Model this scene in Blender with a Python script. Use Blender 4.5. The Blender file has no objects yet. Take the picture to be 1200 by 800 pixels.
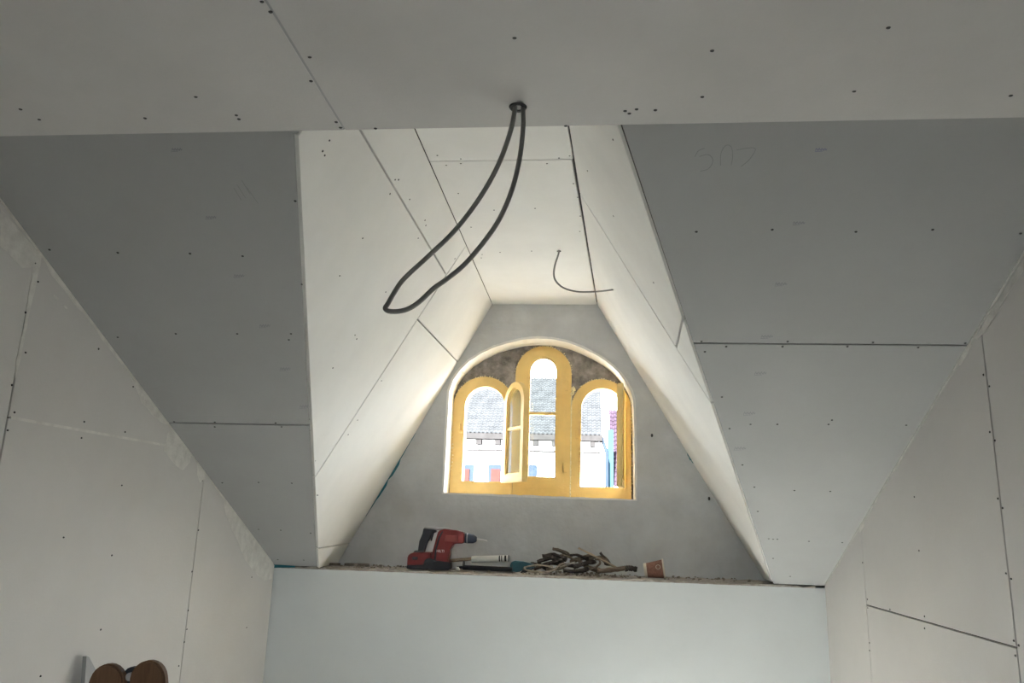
import bpy, bmesh, math, random
from mathutils import Vector, Matrix
random.seed(7)
SC = bpy.context.scene
COL = SC.collection
PI = math.pi

# ---------------------------------------------------------------- camera
EYE = Vector((0, 0, 1.6))
FPX, YAW, PITCH, ROLL = 901.1, 0.0986, 0.2290, 0.0309
_f = Vector((-math.sin(YAW) * math.cos(PITCH), math.cos(YAW) * math.cos(PITCH), math.sin(PITCH)))
_r = Vector((math.cos(YAW), math.sin(YAW), 0))
_u = _r.cross(_f)
RIGHT = math.cos(ROLL) * _r + math.sin(ROLL) * _u
UP = -math.sin(ROLL) * _r + math.cos(ROLL) * _u
FWD = _f
cam_data = bpy.data.cameras.new('camera')
cam_data.sensor_width = 36
cam_data.lens = FPX / 1200 * 36
cam_data.clip_start = 0.05
cam_data.clip_end = 500
cam = bpy.data.objects.new('camera', cam_data)
COL.objects.link(cam)
m = Matrix.Identity(4)
for i in range(3):
    m[i][0], m[i][1], m[i][2], m[i][3] = RIGHT[i], UP[i], -FWD[i], EYE[i]
cam.matrix_world = m
SC.camera = cam

# ---------------------------------------------------------------- sky, sun, exposure
SKY = 28
SUN = 310
w = bpy.data.worlds.new('sky')
SC.world = w
w.use_nodes = True
bg = w.node_tree.nodes['Background']
bg.inputs[0].default_value = (0.86, 0.93, 1.0, 1)
bg.inputs[1].default_value = SKY
sd = bpy.data.lights.new('sun', 'SUN')
sd.energy = SUN
sd.angle = 0.02
sd.color = (1.0, 0.985, 0.965)
sun = bpy.data.objects.new('sun', sd)
COL.objects.link(sun)
sun.rotation_euler = Vector((0.46, 4.20, -1.90)).to_track_quat('-Z', 'Y').to_euler()
vs = SC.view_settings
vs.view_transform = 'Standard'
vs.look = 'None'
vs.gamma = 1
vs.use_curve_mapping = False
vs.exposure = 0.16
SC.cycles.diffuse_bounces = 8
SC.cycles.max_bounces = 12

def portal(name, loc, sx, sy, rot):
    d = bpy.data.lights.new(name, 'AREA')
    d.shape = 'RECTANGLE'
    d.size, d.size_y = sx, sy
    d.cycles.is_portal = True
    o = bpy.data.objects.new(name, d)
    o.location = loc
    o.rotation_euler = rot
    COL.objects.link(o)

portal('dormer_window_portal', (-0.235, 4.17, 2.1), 0.96, 0.84, (-PI / 2, 0, 0))
C45 = math.sqrt(0.5)
YS = -0.5                    # where the rear slope starts
RX0, RX1, RS0, RS1 = -0.42, 0.18, 0.60, 1.25  # opening of the added roof window, sized for the light it lets in
_c = Vector(((RX0 + RX1) / 2, YS, 2.4403)) + Vector((0, -C45, -C45)) * ((RS0 + RS1) / 2) + Vector((0, -C45, C45)) * 0.11
portal('added_window_portal', _c, RX1 - RX0, RS1 - RS0, Vector((0, C45, -C45)).to_track_quat('-Z', 'Y').to_euler())

# ---------------------------------------------------------------- room measures (metres)
YK, HK = 3.6, 1.368          # knee wall plane, ledge height
YT, HC = 1.5289, 2.4403      # front edge of the flat ceiling, its height
SLO = (HC - HK) / (YK - YT)
YB, ZD = 3.85, 2.70          # dormer end wall, dormer ceiling
YR = -2.1                    # rear wall
XL, LA = -1.4316, 0.0266
XR, RA = 1.0395, -0.0052
GAP, TH = 0.0045, 0.0125
INSIDE = Vector((-0.2, 0.8, 1.4))
zs = lambda y: HC - SLO * (y - YT)
xl = lambda y: XL + LA * (y - YK)
xr = lambda y: XR + RA * (y - YK)

def ray(px, py):
    return RIGHT * ((px - 600) / FPX) - UP * ((py - 400) / FPX) + FWD

def hit(px, py, plane):
    n, c = plane
    d = ray(px, py)
    return EYE + d * ((c - n.dot(EYE)) / n.dot(d))

def plane3(a, b, c):
    n = (Vector(b) - Vector(a)).cross(Vector(c) - Vector(a)).normalized()
    return n, n.dot(Vector(a))

def yplane(y):
    return Vector((0, 1, 0)), y

def at(px, py, y):
    return hit(px, py, yplane(y))

PL = {
    'ceiling': (Vector((0, 0, 1)), HC),
    'slope': plane3((0, YT, HC), (1, YT, HC), (0, YK, HK)),
    'wl': plane3((xl(0), 0, 0), (xl(3), 3, 0), (xl(0), 0, 1)),
    'wr': plane3((xr(0), 0, 0), (xr(3), 3, 0), (xr(0), 0, 1)),
    'dc': (Vector((0, 0, 1)), ZD),
    'end': yplane(YB),
    # cheeks of the dormer lean inwards
    'cl': plane3((-0.6458, 1.5309, 2.4392), (-1.2095, 3.5858, 1.3755), (-0.4906, 3.85, 2.70)),
    'cr': plane3((0.0696, 1.5309, 2.4392), (0.8174, 3.5858, 1.3755), (0.0566, 3.85, 2.70)),
}
def cheek_x(k, y, z):
    n, c = PL[k]
    return (c - n.y * y - n.z * z) / n.x

# ---------------------------------------------------------------- materials
def mat(name, col, rough=0.8, var=0.06, scale=6.0, bump=0.0, bscale=60.0, metal=0.0, second=None, spec=0.3, stretch=None):
    mt = bpy.data.materials.new(name)
    mt.use_nodes = True
    nt = mt.node_tree
    b = nt.nodes['Principled BSDF']
    b.inputs['Roughness'].default_value = rough
    b.inputs['Metallic'].default_value = metal
    b.inputs['Specular IOR Level'].default_value = spec
    tc = nt.nodes.new('ShaderNodeTexCoord')
    src = tc.outputs['Object']
    if stretch:
        mp = nt.nodes.new('ShaderNodeMapping')
        mp.inputs['Scale'].default_value = stretch
        nt.links.new(src, mp.inputs[0])
        src = mp.outputs[0]
    no = nt.nodes.new('ShaderNodeTexNoise')
    no.inputs['Scale'].default_value = scale
    no.inputs['Detail'].default_value = 6
    no.inputs['Roughness'].default_value = 0.6
    nt.links.new(src, no.inputs['Vector'])
    cr = nt.nodes.new('ShaderNodeValToRGB')
    c2 = second or tuple(min(1, c * (1 + var)) for c in col)
    c1 = tuple(c * (1 - var) for c in col) if second is None else col
    cr.color_ramp.elements[0].position = 0.3
    cr.color_ramp.elements[1].position = 0.7
    cr.color_ramp.elements[0].color = (*c1, 1)
    cr.color_ramp.elements[1].color = (*c2, 1)
    nt.links.new(no.outputs['Fac'], cr.inputs[0])
    nt.links.new(cr.outputs[0], b.inputs['Base Color'])
    if bump:
        n2 = nt.nodes.new('ShaderNodeTexNoise')
        n2.inputs['Scale'].default_value = bscale
        n2.inputs['Detail'].default_value = 4
        nt.links.new(src, n2.inputs['Vector'])
        bp = nt.nodes.new('ShaderNodeBump')
        bp.inputs['Strength'].default_value = bump
        bp.inputs['Distance'].default_value = 0.01
        nt.links.new(n2.outputs['Fac'], bp.inputs['Height'])
        nt.links.new(bp.outputs[0], b.inputs['Normal'])
    return mt

M = {}
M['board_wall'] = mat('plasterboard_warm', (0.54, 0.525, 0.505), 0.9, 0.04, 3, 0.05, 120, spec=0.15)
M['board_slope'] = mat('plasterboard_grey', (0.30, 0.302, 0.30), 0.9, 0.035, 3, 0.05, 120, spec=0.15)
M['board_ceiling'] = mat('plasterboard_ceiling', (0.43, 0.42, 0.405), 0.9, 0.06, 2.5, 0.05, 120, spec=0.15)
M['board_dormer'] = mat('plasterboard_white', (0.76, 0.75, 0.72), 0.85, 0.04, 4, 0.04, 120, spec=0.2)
M['core'] = mat('gypsum_backing', (0.07, 0.065, 0.06), 0.95, 0.1, 8)
M['paint'] = mat('painted_plaster', (0.77, 0.80, 0.805), 0.75, 0.02, 5, 0.12, 25, spec=0.25)
M['render'] = mat('cement_render', (0.55, 0.56, 0.57), 0.95, 0.13, 5, 0.25, 40, spec=0.15)
M['reveal'] = mat('white_reveal_plaster', (0.80, 0.79, 0.77), 0.85, 0.04, 12, 0.3, 50)
M['masonry'] = mat('bare_masonry', (0.11, 0.10, 0.095), 0.95, 0.3, 16, 0.8, 60, second=(0.40, 0.37, 0.35))
M['screed'] = mat('floor_screed', (0.42, 0.41, 0.395), 0.9, 0.08, 4, 0.1, 40)
M['filler'] = mat('joint_filler', (0.60, 0.585, 0.55), 0.85, 0.12, 30, 0.3, 80)
M['screw'] = mat('black_screw', (0.02, 0.02, 0.02), 0.5, 0.1, 50)
M['pencil'] = mat('pencil_mark', (0.20, 0.205, 0.21), 0.9, 0.1, 50)
M['ink'] = mat('ink_mark', (0.165, 0.17, 0.195), 0.9, 0.1, 50)
M['inkblue'] = mat('blue_ink_mark', (0.15, 0.155, 0.26), 0.9, 0.1, 50)
M['ochre'] = mat('ochre_paint', (0.72, 0.52, 0.20), 0.5, 0.08, 9, 0.1, 50, spec=0.4)
M['greywood'] = mat('grey_primed_wood', (0.30, 0.27, 0.22), 0.6, 0.1, 20)
M['foam'] = mat('mounting_foam', (0.82, 0.74, 0.50), 0.9, 0.15, 60, 0.8, 90)
M['conduit'] = mat('grey_conduit', (0.20, 0.20, 0.19), 0.55, 0.06, 40)
M['dark'] = mat('dark_hole', (0.03, 0.03, 0.03), 0.8, 0.1, 50)
M['foil'] = mat('teal_foil', (0.015, 0.13, 0.17), 0.5, 0.15, 30)
M['red'] = mat('red_plastic', (0.145, 0.018, 0.016), 0.4, 0.08, 40)
M['black'] = mat('black_plastic', (0.022, 0.024, 0.03), 0.5, 0.1, 40)
M['grey'] = mat('grey_plastic', (0.26, 0.26, 0.27), 0.5, 0.1, 40)
M['steel'] = mat('steel', (0.55, 0.55, 0.55), 0.35, 0.05, 60, metal=0.9)
M['white'] = mat('white_plastic', (0.75, 0.75, 0.72), 0.45, 0.04, 40)
M['blue'] = mat('blue_enamel', (0.02, 0.085, 0.12), 0.45, 0.15, 30)
M['bark'] = mat('dark_bark', (0.025, 0.02, 0.018), 0.95, 0.3, 60, 0.8, 120, second=(0.085, 0.068, 0.058))
M['oldwood'] = mat('weathered_wood', (0.10, 0.075, 0.055), 0.9, 0.25, 40, 0.4, 120, second=(0.19, 0.15, 0.11))
M['palewood'] = mat('pale_wood', (0.36, 0.29, 0.21), 0.85, 0.15, 40, 0.2, 120)
M['cup'] = mat('brown_paper', (0.17, 0.075, 0.05), 0.8, 0.2, 90, second=(0.27, 0.14, 0.10))
M['cupwhite'] = mat('cream_paper', (0.66, 0.60, 0.50), 0.7, 0.05, 60)
M['ladder'] = mat('stained_beech', (0.085, 0.042, 0.021), 0.6, 0.2, 5, 0.05, 80, second=(0.14, 0.073, 0.038), spec=0.2, stretch=(30, 30, 3))
M['dust'] = mat('rubble_dust', (0.20, 0.17, 0.14), 0.95, 0.3, 60)
M['facade'] = mat('white_facade', (0.82, 0.81, 0.78), 0.9, 0.04, 2)
M['tile'] = mat('grey_roof_tile', (0.0105, 0.0112, 0.012), 1.0, 0.25, 3, spec=0.0)
M['tilered'] = mat('purple_red_tile', (0.0095, 0.0068, 0.0098), 1.0, 0.25, 3, spec=0.0)
M['bluepaint'] = mat('blue_paint', (0.0055, 0.0120, 0.0165), 1.0, 0.1, 3, spec=0.0)
M['brown'] = mat('brown_timber', (0.0062, 0.006, 0.006), 1.0, 0.15, 4, spec=0.0)
M['shutter'] = mat('red_shutter', (0.010, 0.0045, 0.004), 1.0, 0.1, 4, spec=0.0)
M['pane_far'] = mat('dark_pane', (0.005, 0.007, 0.0105), 0.9, 0.1, 4, spec=0.0)
M['street'] = mat('street_ground', (0.24, 0.235, 0.225), 0.95, 0.1, 0.3)
g = bpy.data.materials.new('clear_glass')
g.use_nodes = True
nt = g.node_tree
nt.nodes.remove(nt.nodes['Principled BSDF'])
tr, gl, mx = nt.nodes.new('ShaderNodeBsdfTransparent'), nt.nodes.new('ShaderNodeBsdfGlossy'), nt.nodes.new('ShaderNodeMixShader')
tr.inputs[0].default_value = (0.93, 0.95, 0.94, 1)
gl.inputs['Roughness'].default_value = 0.02
fr = nt.nodes.new('ShaderNodeFresnel')
fr.inputs[0].default_value = 1.45
nt.links.new(fr.outputs[0], mx.inputs[0])
nt.links.new(tr.outputs[0], mx.inputs[1])
nt.links.new(gl.outputs[0], mx.inputs[2])
nt.links.new(mx.outputs[0], nt.nodes['Material Output'].inputs[0])
M['glass'] = g

# ---------------------------------------------------------------- mesh helpers
def link(name, verts, faces, material, parent=None, smooth=False):
    me = bpy.data.meshes.new(name)
    me.from_pydata([tuple(v) for v in verts], [], faces)
    bm = bmesh.new()
    bm.from_mesh(me)
    bmesh.ops.recalc_face_normals(bm, faces=bm.faces)
    bm.to_mesh(me)
    bm.free()
    if smooth:
        for p in me.polygons:
            p.use_smooth = True
    if isinstance(material, str):
        material = M[material]
    me.materials.append(material)
    o = bpy.data.objects.new(name, me)
    COL.objects.link(o)
    if parent:
        o.parent = parent
    return o

def tag(o, label=None, cat=None, group=None, kind=None):
    for k, v in (('label', label), ('category', cat), ('group', group), ('kind', kind)):
        if v:
            o[k] = v
    return o

def empty(name, loc=(0, 0, 0), label=None, cat=None, group=None, rz=0, kind=None):
    o = bpy.data.objects.new(name, None)
    o.empty_display_size = 0.05
    COL.objects.link(o)
    o.location = loc
    o.rotation_euler = (0, 0, rz)
    return tag(o, label, cat, group, kind)

def prism(poly, n, t0, t1):
    """poly: 3D points, extruded from t0 to t1 along n"""
    k = len(poly)
    v = [Vector(p) + n * t0 for p in poly] + [Vector(p) + n * t1 for p in poly]
    f = [list(range(k)), list(range(2 * k - 1, k - 1, -1))]
    f += [[i, (i + 1) % k, (i + 1) % k + k, i + k] for i in range(k)]
    return v, f

class MB:
    def __init__(s):
        s.v, s.f = [], []
    def add(s, v, f):
        o = len(s.v)
        s.v += [Vector(x) for x in v]
        s.f += [[i + o for i in q] for q in f]
        return s
    def box(s, a, b):
        x0, y0, z0 = a
        x1, y1, z1 = b
        return s.add([(x0, y0, z0), (x1, y0, z0), (x1, y1, z0), (x0, y1, z0), (x0, y0, z1), (x1, y0, z1), (x1, y1, z1), (x0, y1, z1)],
                     [[0, 3, 2, 1], [4, 5, 6, 7], [0, 1, 5, 4], [1, 2, 6, 5], [2, 3, 7, 6], [3, 0, 4, 7]])
    def tube(s, pts, rad, n=10, cap=True):
        pts = [Vector(p) for p in pts]
        if not hasattr(rad, '__len__'):
            rad = [rad] * len(pts)
        base = len(s.v)
        t = (pts[1] - pts[0]).normalized()
        a = t.orthogonal().normalized()
        for i, p in enumerate(pts):
            t2 = (pts[min(i + 1, len(pts) - 1)] - pts[max(i - 1, 0)]).normalized()
            a = (a - t2 * a.dot(t2)).normalized()
            b = t2.cross(a)
            for k in range(n):
                an = 2 * PI * k / n
                s.v.append(p + (a * math.cos(an) + b * math.sin(an)) * rad[i])
        for i in range(len(pts) - 1):
            for k in range(n):
                q, r = base + i * n, base + (i + 1) * n
                s.f.append([q + k, q + (k + 1) % n, r + (k + 1) % n, r + k])
        if cap:
            s.f.append([base + k for k in range(n)])
            s.f.append([base + (len(pts) - 1) * n + k for k in range(n)])
        return s
    def build(s, name, material, parent=None, smooth=False):
        return link(name, s.v, s.f, material, parent, smooth)

def spline(pts, sub=8):
    pts = [Vector(p) for p in pts]
    out = []
    for i in range(len(pts) - 1):
        p0, p1, p2, p3 = pts[max(i - 1, 0)], pts[i], pts[i + 1], pts[min(i + 2, len(pts) - 1)]
        for k in range(sub):
            t = k / sub
            out.append(0.5 * ((2 * p1) + (p2 - p0) * t + (2 * p0 - 5 * p1 + 4 * p2 - p3) * t * t + (3 * p1 - p0 - 3 * p2 + p3) * t ** 3))
    return out + [pts[-1]]

def bevel(o, w_, seg=2):
    bm = bmesh.new()
    bm.from_mesh(o.data)
    ed = [e for e in bm.edges if len(e.link_faces) == 2 and e.calc_face_angle(0) > 0.5]
    bmesh.ops.bevel(bm, geom=ed, offset=w_, segments=seg, affect='EDGES', clamp_overlap=True)
    bm.to_mesh(o.data)
    bm.free()
    return o

def outward(pl):
    n, c = pl
    return n if n.dot(INSIDE) < c else -n

def to2d(p, n):
    ax = max(range(3), key=lambda i: abs(n[i]))
    return tuple(p[i] for i in range(3) if i != ax)

def inset(poly, d, n):
    """convex polygon shrunk by d within its plane"""
    k = len(poly)
    c = sum((Vector(p) for p in poly), Vector()) / k
    out = []
    for i in range(k):
        p0, p1, p2 = Vector(poly[i - 1]), Vector(poly[i]), Vector(poly[(i + 1) % k])
        e1, e2 = (p1 - p0).normalized(), (p2 - p1).normalized()
        n1, n2 = n.cross(e1), n.cross(e2)
        if n1.dot(c - p1) < 0:
            n1 = -n1
        if n2.dot(c - p1) < 0:
            n2 = -n2
        den = 1 + n1.dot(n2)
        out.append(p1 + (n1 + n2) * (d / max(den, 0.25)))
    return out

PANELS = {}
def board(name, key, poly, material, parent, label=None):
    n = outward(PL[key])
    poly = [Vector(p) for p in poly]
    ch = 0.0012
    gap = {'cr': 0.010, 'cl': 0.006}.get(key, GAP)      # the dormer boards were cut with wider joints
    a, b = inset(poly, gap / 2 + ch, n), inset(poly, gap / 2, n)
    k = len(poly)
    v = a + [p + n * ch for p in b] + [p + n * TH for p in b]
    f = [list(range(k)), list(range(3 * k - 1, 2 * k - 1, -1))]
    for r in (0, k):
        f += [[r + i, r + (i + 1) % k, r + k + (i + 1) % k, r + k + i] for i in range(k)]
    o = link(name, v, f, material, parent)
    if label:
        o['label'] = label
    PANELS.setdefault(parent.name, []).append((o, [to2d(p, n) for p in poly], n))
    return o

def slab(name, key, poly, label, cat, t0=TH + 0.001, t1=0.09):
    n = outward(PL[key])
    o = link(name, *prism(poly, n, t0, t1), M['core'])
    return tag(o, label, cat, kind='structure')

def inside(pt, poly):
    r = False
    for i in range(len(poly)):
        (x1, y1), (x2, y2) = poly[i - 1], poly[i]
        if (y1 > pt[1]) != (y2 > pt[1]) and pt[0] < (x2 - x1) * (pt[1] - y1) / (y2 - y1) + x1:
            r = not r
    return r

def owner(surface, p):
    best = None
    for o, poly, n in PANELS[surface.name]:
        q = to2d(p, n)
        if inside(q, poly):
            return o
        d = min((q[0] - x) ** 2 + (q[1] - y) ** 2 for x, y in poly)
        if best is None or d < best[0]:
            best = (d, o)
    return best[1]

# one screw head, shared by all: shallow countersunk dish with a cross slot left flat
def screw_mesh():
    bm = bmesh.new()
    bmesh.ops.create_cone(bm, cap_ends=True, segments=10, radius1=0.0044, radius2=0.0032, depth=0.0016)
    me = bpy.data.meshes.new('screw_head')
    bm.to_mesh(me)
    bm.free()
    me.materials.append(M['screw'])
    return me
SCREW = screw_mesh()
def screws(surface, key, pts, s=1.0):
    n = -outward(PL[key])
    q = n.to_track_quat('Z', 'Y')
    for px, py in pts:
        p = hit(px, py, PL[key])
        o = bpy.data.objects.new('screw_head', SCREW)
        COL.objects.link(o)
        o.parent = owner(surface, p)
        o.location = p + n * 0.0004
        o.rotation_euler = q.to_euler()
        o.scale = (s, s * random.uniform(0.7, 1), 1)

def stroke(name, key, lines, width, material, parent):
    """ink or pencil strokes lying on a board, as thin ribbons"""
    n = -outward(PL[key])
    mb = MB()
    for ln in lines:
        pts = [hit(x, y, PL[key]) + n * 0.0003 for x, y in ln]
        pts = spline(pts, 5) if len(pts) > 2 else pts
        for i in range(len(pts) - 1):
            d = (pts[i + 1] - pts[i]).normalized()
            s_ = n.cross(d) * width / 2
            mb.add(*prism([pts[i] - s_, pts[i] + s_, pts[i + 1] + s_, pts[i + 1] - s_], n, 0, 0.0002))
    return mb.build(name, material, parent)

def smear(key, poly, parent, jag=2.0, th=0.0012):
    """a ragged patch of filler on a board joint; poly in picture points on that plane"""
    n = -outward(PL[key])
    pts = []
    for i in range(len(poly)):
        (x0, y0), (x1, y1) = poly[i], poly[(i + 1) % len(poly)]
        L = math.hypot(x1 - x0, y1 - y0)
        k = max(1, int(L / 6))
        for j in range(k):
            t = j / k
            jx = random.uniform(-jag, jag) if j else 0
            jy = random.uniform(-jag, jag) if j else 0
            pts.append(hit(x0 + (x1 - x0) * t + jx * 0.5, y0 + (y1 - y0) * t + jy * 0.5, PL[key]))
    return link('filler_smear', *prism(pts, n, 0.0002, th), M['filler'], parent)

# ================================================================= THE ROOM
# ---- floor
fl = MB().box((-1.75, YR - 0.1, -0.15), (1.35, YK + 0.3, 0)).build('floor', 'screed')
tag(fl, 'bare grey screed floor of the attic room', 'floor', kind='structure')

# ---- left wall
WL = lambda y, z: Vector((xl(y), y, z))
J1, J2, HL = 1.8424, 2.8633, 1.8207
YHL = YT + (HC - HL) / SLO
wl = slab('wall_left', 'wl', [WL(YR - 0.1, -0.1), WL(YK + 0.1, -0.1), WL(YK + 0.1, zs(YK) + 0.1), WL(YT, HC + 0.15), WL(YR - 0.1, HC + 0.15)],
          'left side wall clad with warm grey plasterboard under the sloping ceiling', 'wall')
J0 = J1 - 1.25
board('plasterboard', 'wl', [WL(YR, 0), WL(-0.66, 0), WL(-0.66, HC), WL(YR, HC)], 'board_wall', wl)
board('plasterboard', 'wl', [WL(-0.66, 0), WL(J0, 0), WL(J0, HC), WL(-0.66, HC)], 'board_wall', wl)
board('plasterboard', 'wl', [WL(J0, 0), WL(J1, 0), WL(J1, zs(J1)), WL(YT, HC), WL(J0, HC)], 'board_wall', wl)
board('plasterboard', 'wl', [WL(J1, HL), WL(YHL, HL), WL(J1, zs(J1))], 'board_wall', wl)
board('plasterboard', 'wl', [WL(J1, 0), WL(J2, 0), WL(J2, zs(J2)), WL(YHL, HL), WL(J1, HL)], 'board_wall', wl)
board('plasterboard', 'wl', [WL(J2, 0), WL(YK, 0), WL(YK, HK), WL(J2, zs(J2))], 'board_wall', wl)
screws(wl, 'wl', [(41, 308.5), (44.5, 330), (30, 366), (30, 413), (14, 451), (17, 483), (9, 504), (98.7, 494), (95.5, 513), (146.5, 506),
                  (142.7, 568.5), (74.5, 629.5), (131, 650.5), (115.5, 408.7), (156, 453), (237, 563), (232.5, 621), (225, 669.5), (118, 737.5),
                  (47.5, 792), (220.5, 715), (219, 737), (216, 752), (209.5, 780), (295, 676), (289, 735), (315, 737)], 0.9)

# ---- right wall
WR = lambda y, z: Vector((xr(y), y, z))
J3, J4, HR = 2.0927, 3.1043, 1.3365
wr = slab('wall_right', 'wr', [WR(YR - 0.1, -0.1), WR(YK + 0.1, -0.1), WR(YK + 0.1, zs(YK) + 0.1), WR(YT, HC + 0.15), WR(YR - 0.1, HC + 0.15)],
          'right side wall clad with warm grey plasterboard under the sloping ceiling', 'wall')
J3b = J3 - 1.25
board('plasterboard', 'wr', [WR(YR, 0), WR(J3b - 1.25, 0), WR(J3b - 1.25, HC), WR(YR, HC)], 'board_wall', wr)
board('plasterboard', 'wr', [WR(J3b - 1.25, 0), WR(J3b, 0), WR(J3b, HC), WR(J3b - 1.25, HC)], 'board_wall', wr)
board('plasterboard', 'wr', [WR(J3b, 0), WR(J3, 0), WR(J3, zs(J3)), WR(YT, HC), WR(J3b, HC)], 'board_wall', wr)
board('plasterboard', 'wr', [WR(J3, HR), WR(J4, HR), WR(J4, zs(J4)), WR(J3, zs(J3))], 'board_wall', wr)
board('plasterboard', 'wr', [WR(J3, 0), WR(J4, 0), WR(J4, HR), WR(J3, HR)], 'board_wall', wr)
board('plasterboard', 'wr', [WR(J4, 0), WR(YK, 0), WR(YK, HK), WR(J4, zs(J4))], 'board_wall', wr)
screws(wr, 'wr', [(1152.5, 439), (1159.5, 452.5), (1160, 506), (1166, 516), (1169.5, 584), (1175, 595), (1179, 671.5), (1185, 678),
                  (1188, 750.5), (1194, 756), (1190, 768), (1071.5, 582), (1077, 645), (1083.5, 722), (1083.5, 736), (1011, 659),
                  (1016.5, 702), (1017, 712), (1019, 753), (1019, 762), (1043, 714)], 0.9)

# ---- flat ceiling
CE = lambda x, y: Vector((x, y, HC))
ce = slab('ceiling', 'ceiling', [CE(-1.8, YS - 0.1), CE(1.35, YS - 0.1), CE(1.35, YT), CE(-1.8, YT)],
          'flat grey plasterboard ceiling with a cable hole near its front edge', 'ceiling')
XJ = -0.542
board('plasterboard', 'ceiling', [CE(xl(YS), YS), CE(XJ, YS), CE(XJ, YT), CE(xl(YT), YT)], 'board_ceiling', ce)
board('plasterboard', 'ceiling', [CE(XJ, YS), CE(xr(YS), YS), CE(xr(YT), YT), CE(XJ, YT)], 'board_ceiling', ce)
screws(ce, 'ceiling', [(24, 128), (46, 140), (170, 138.5), (229.5, 113.5), (277, 135), (280, 139.5), (307, 2), (317, 14), (363, 67), (364.5, 95),
                       (394, 143), (399, 149.5), (440, 150.5), (603, 44.5), (834.5, 59.5), (823, 113.5), (732.5, 130), (737.5, 133), (746, 128),
                       (768, 129), (663, 147.5), (1041, 32.5), (1001, 107), (1184.5, 112)])
# upstand that closes the ceiling edge towards the higher dormer ceiling
us = MB().box((-1.0, YT - 0.10, HC + 0.0137), (0.6, YT - 0.005, ZD + 0.12)).build('trim_1', 'core')
tag(us, 'upright board closing the flat ceiling edge below the dormer ceiling', 'trim', kind='structure')

# ---- sloping ceilings beside the dormer
def slope_pt(x, y):
    return Vector((x, y, zs(y)))
def cheek_front_x(k, y):
    return cheek_x(k, y, zs(y))
YSL, YSR = 2.574, 2.171
sl = slab('ceiling_slope_left', 'slope', [slope_pt(xl(YT) - 0.15, YT - 0.02), slope_pt(cheek_front_x('cl', YT), YT), slope_pt(cheek_front_x('cl', YK), YK),
                                          slope_pt(cheek_front_x('cl', YK + 0.2) , YK + 0.2), slope_pt(xl(YK) - 0.15, YK + 0.2)],
          'dark grey sloping ceiling between the left wall and the dormer', 'ceiling')
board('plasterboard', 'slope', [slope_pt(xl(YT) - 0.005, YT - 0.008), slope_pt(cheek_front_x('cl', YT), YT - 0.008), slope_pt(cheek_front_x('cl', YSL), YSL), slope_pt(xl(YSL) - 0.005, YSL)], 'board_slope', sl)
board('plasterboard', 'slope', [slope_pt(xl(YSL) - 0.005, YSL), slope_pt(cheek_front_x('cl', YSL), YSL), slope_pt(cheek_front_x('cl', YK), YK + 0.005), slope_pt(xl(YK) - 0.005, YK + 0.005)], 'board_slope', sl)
screws(sl, 'slope', [(58, 292.5), (138, 296), (222.7, 297), (284.3, 300), (346, 235.5), (354, 333), (138, 395), (206, 391), (278, 391), (341, 391),
                     (338.5, 398), (359, 399), (204, 494), (251.7, 494.5), (251.7, 500), (323, 495.5), (330, 500), (363, 491), (364, 504), (260.5, 565.5),
                     (303, 565), (342, 566), (372, 580), (369, 539.7), (303, 620), (329, 621), (364, 624.5), (372, 627), (356, 656), (325.5, 655.5)], 0.9)
sr = slab('ceiling_slope_right', 'slope', [slope_pt(cheek_front_x('cr', YT), YT), slope_pt(xr(YT) + 0.15, YT - 0.02), slope_pt(xr(YK) + 0.15, YK + 0.2),
                                           slope_pt(cheek_front_x('cr', YK + 0.2), YK + 0.2), slope_pt(cheek_front_x('cr', YK), YK)],
          'grey sloping ceiling between the dormer and the right wall', 'ceiling')
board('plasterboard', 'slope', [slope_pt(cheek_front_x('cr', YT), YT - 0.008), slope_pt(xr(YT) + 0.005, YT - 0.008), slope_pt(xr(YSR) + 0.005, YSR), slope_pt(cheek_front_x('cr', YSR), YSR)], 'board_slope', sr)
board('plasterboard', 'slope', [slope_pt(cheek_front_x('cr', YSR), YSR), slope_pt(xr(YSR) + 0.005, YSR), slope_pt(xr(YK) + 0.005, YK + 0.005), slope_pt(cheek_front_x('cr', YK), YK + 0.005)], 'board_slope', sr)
screws(sr, 'slope', [(816, 271.5), (905, 269), (822, 400), (923, 400), (1003, 271.5), (1093, 269), (1196, 273.5), (826, 412), (851, 406), (917, 406),
                     (993, 406), (846, 465), (855, 502), (879.5, 497), (911, 497), (971, 497), (975, 492), (870, 544.5), (884, 570.5), (931, 574.5),
                     (973, 575.5), (888, 599), (901, 631), (906, 631.5), (911, 631.5), (948, 634), (987, 635.5), (906, 654), (926, 675), (1023, 401),
                     (1076, 407), (1131, 402), (1062, 498)], 0.9)

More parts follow.
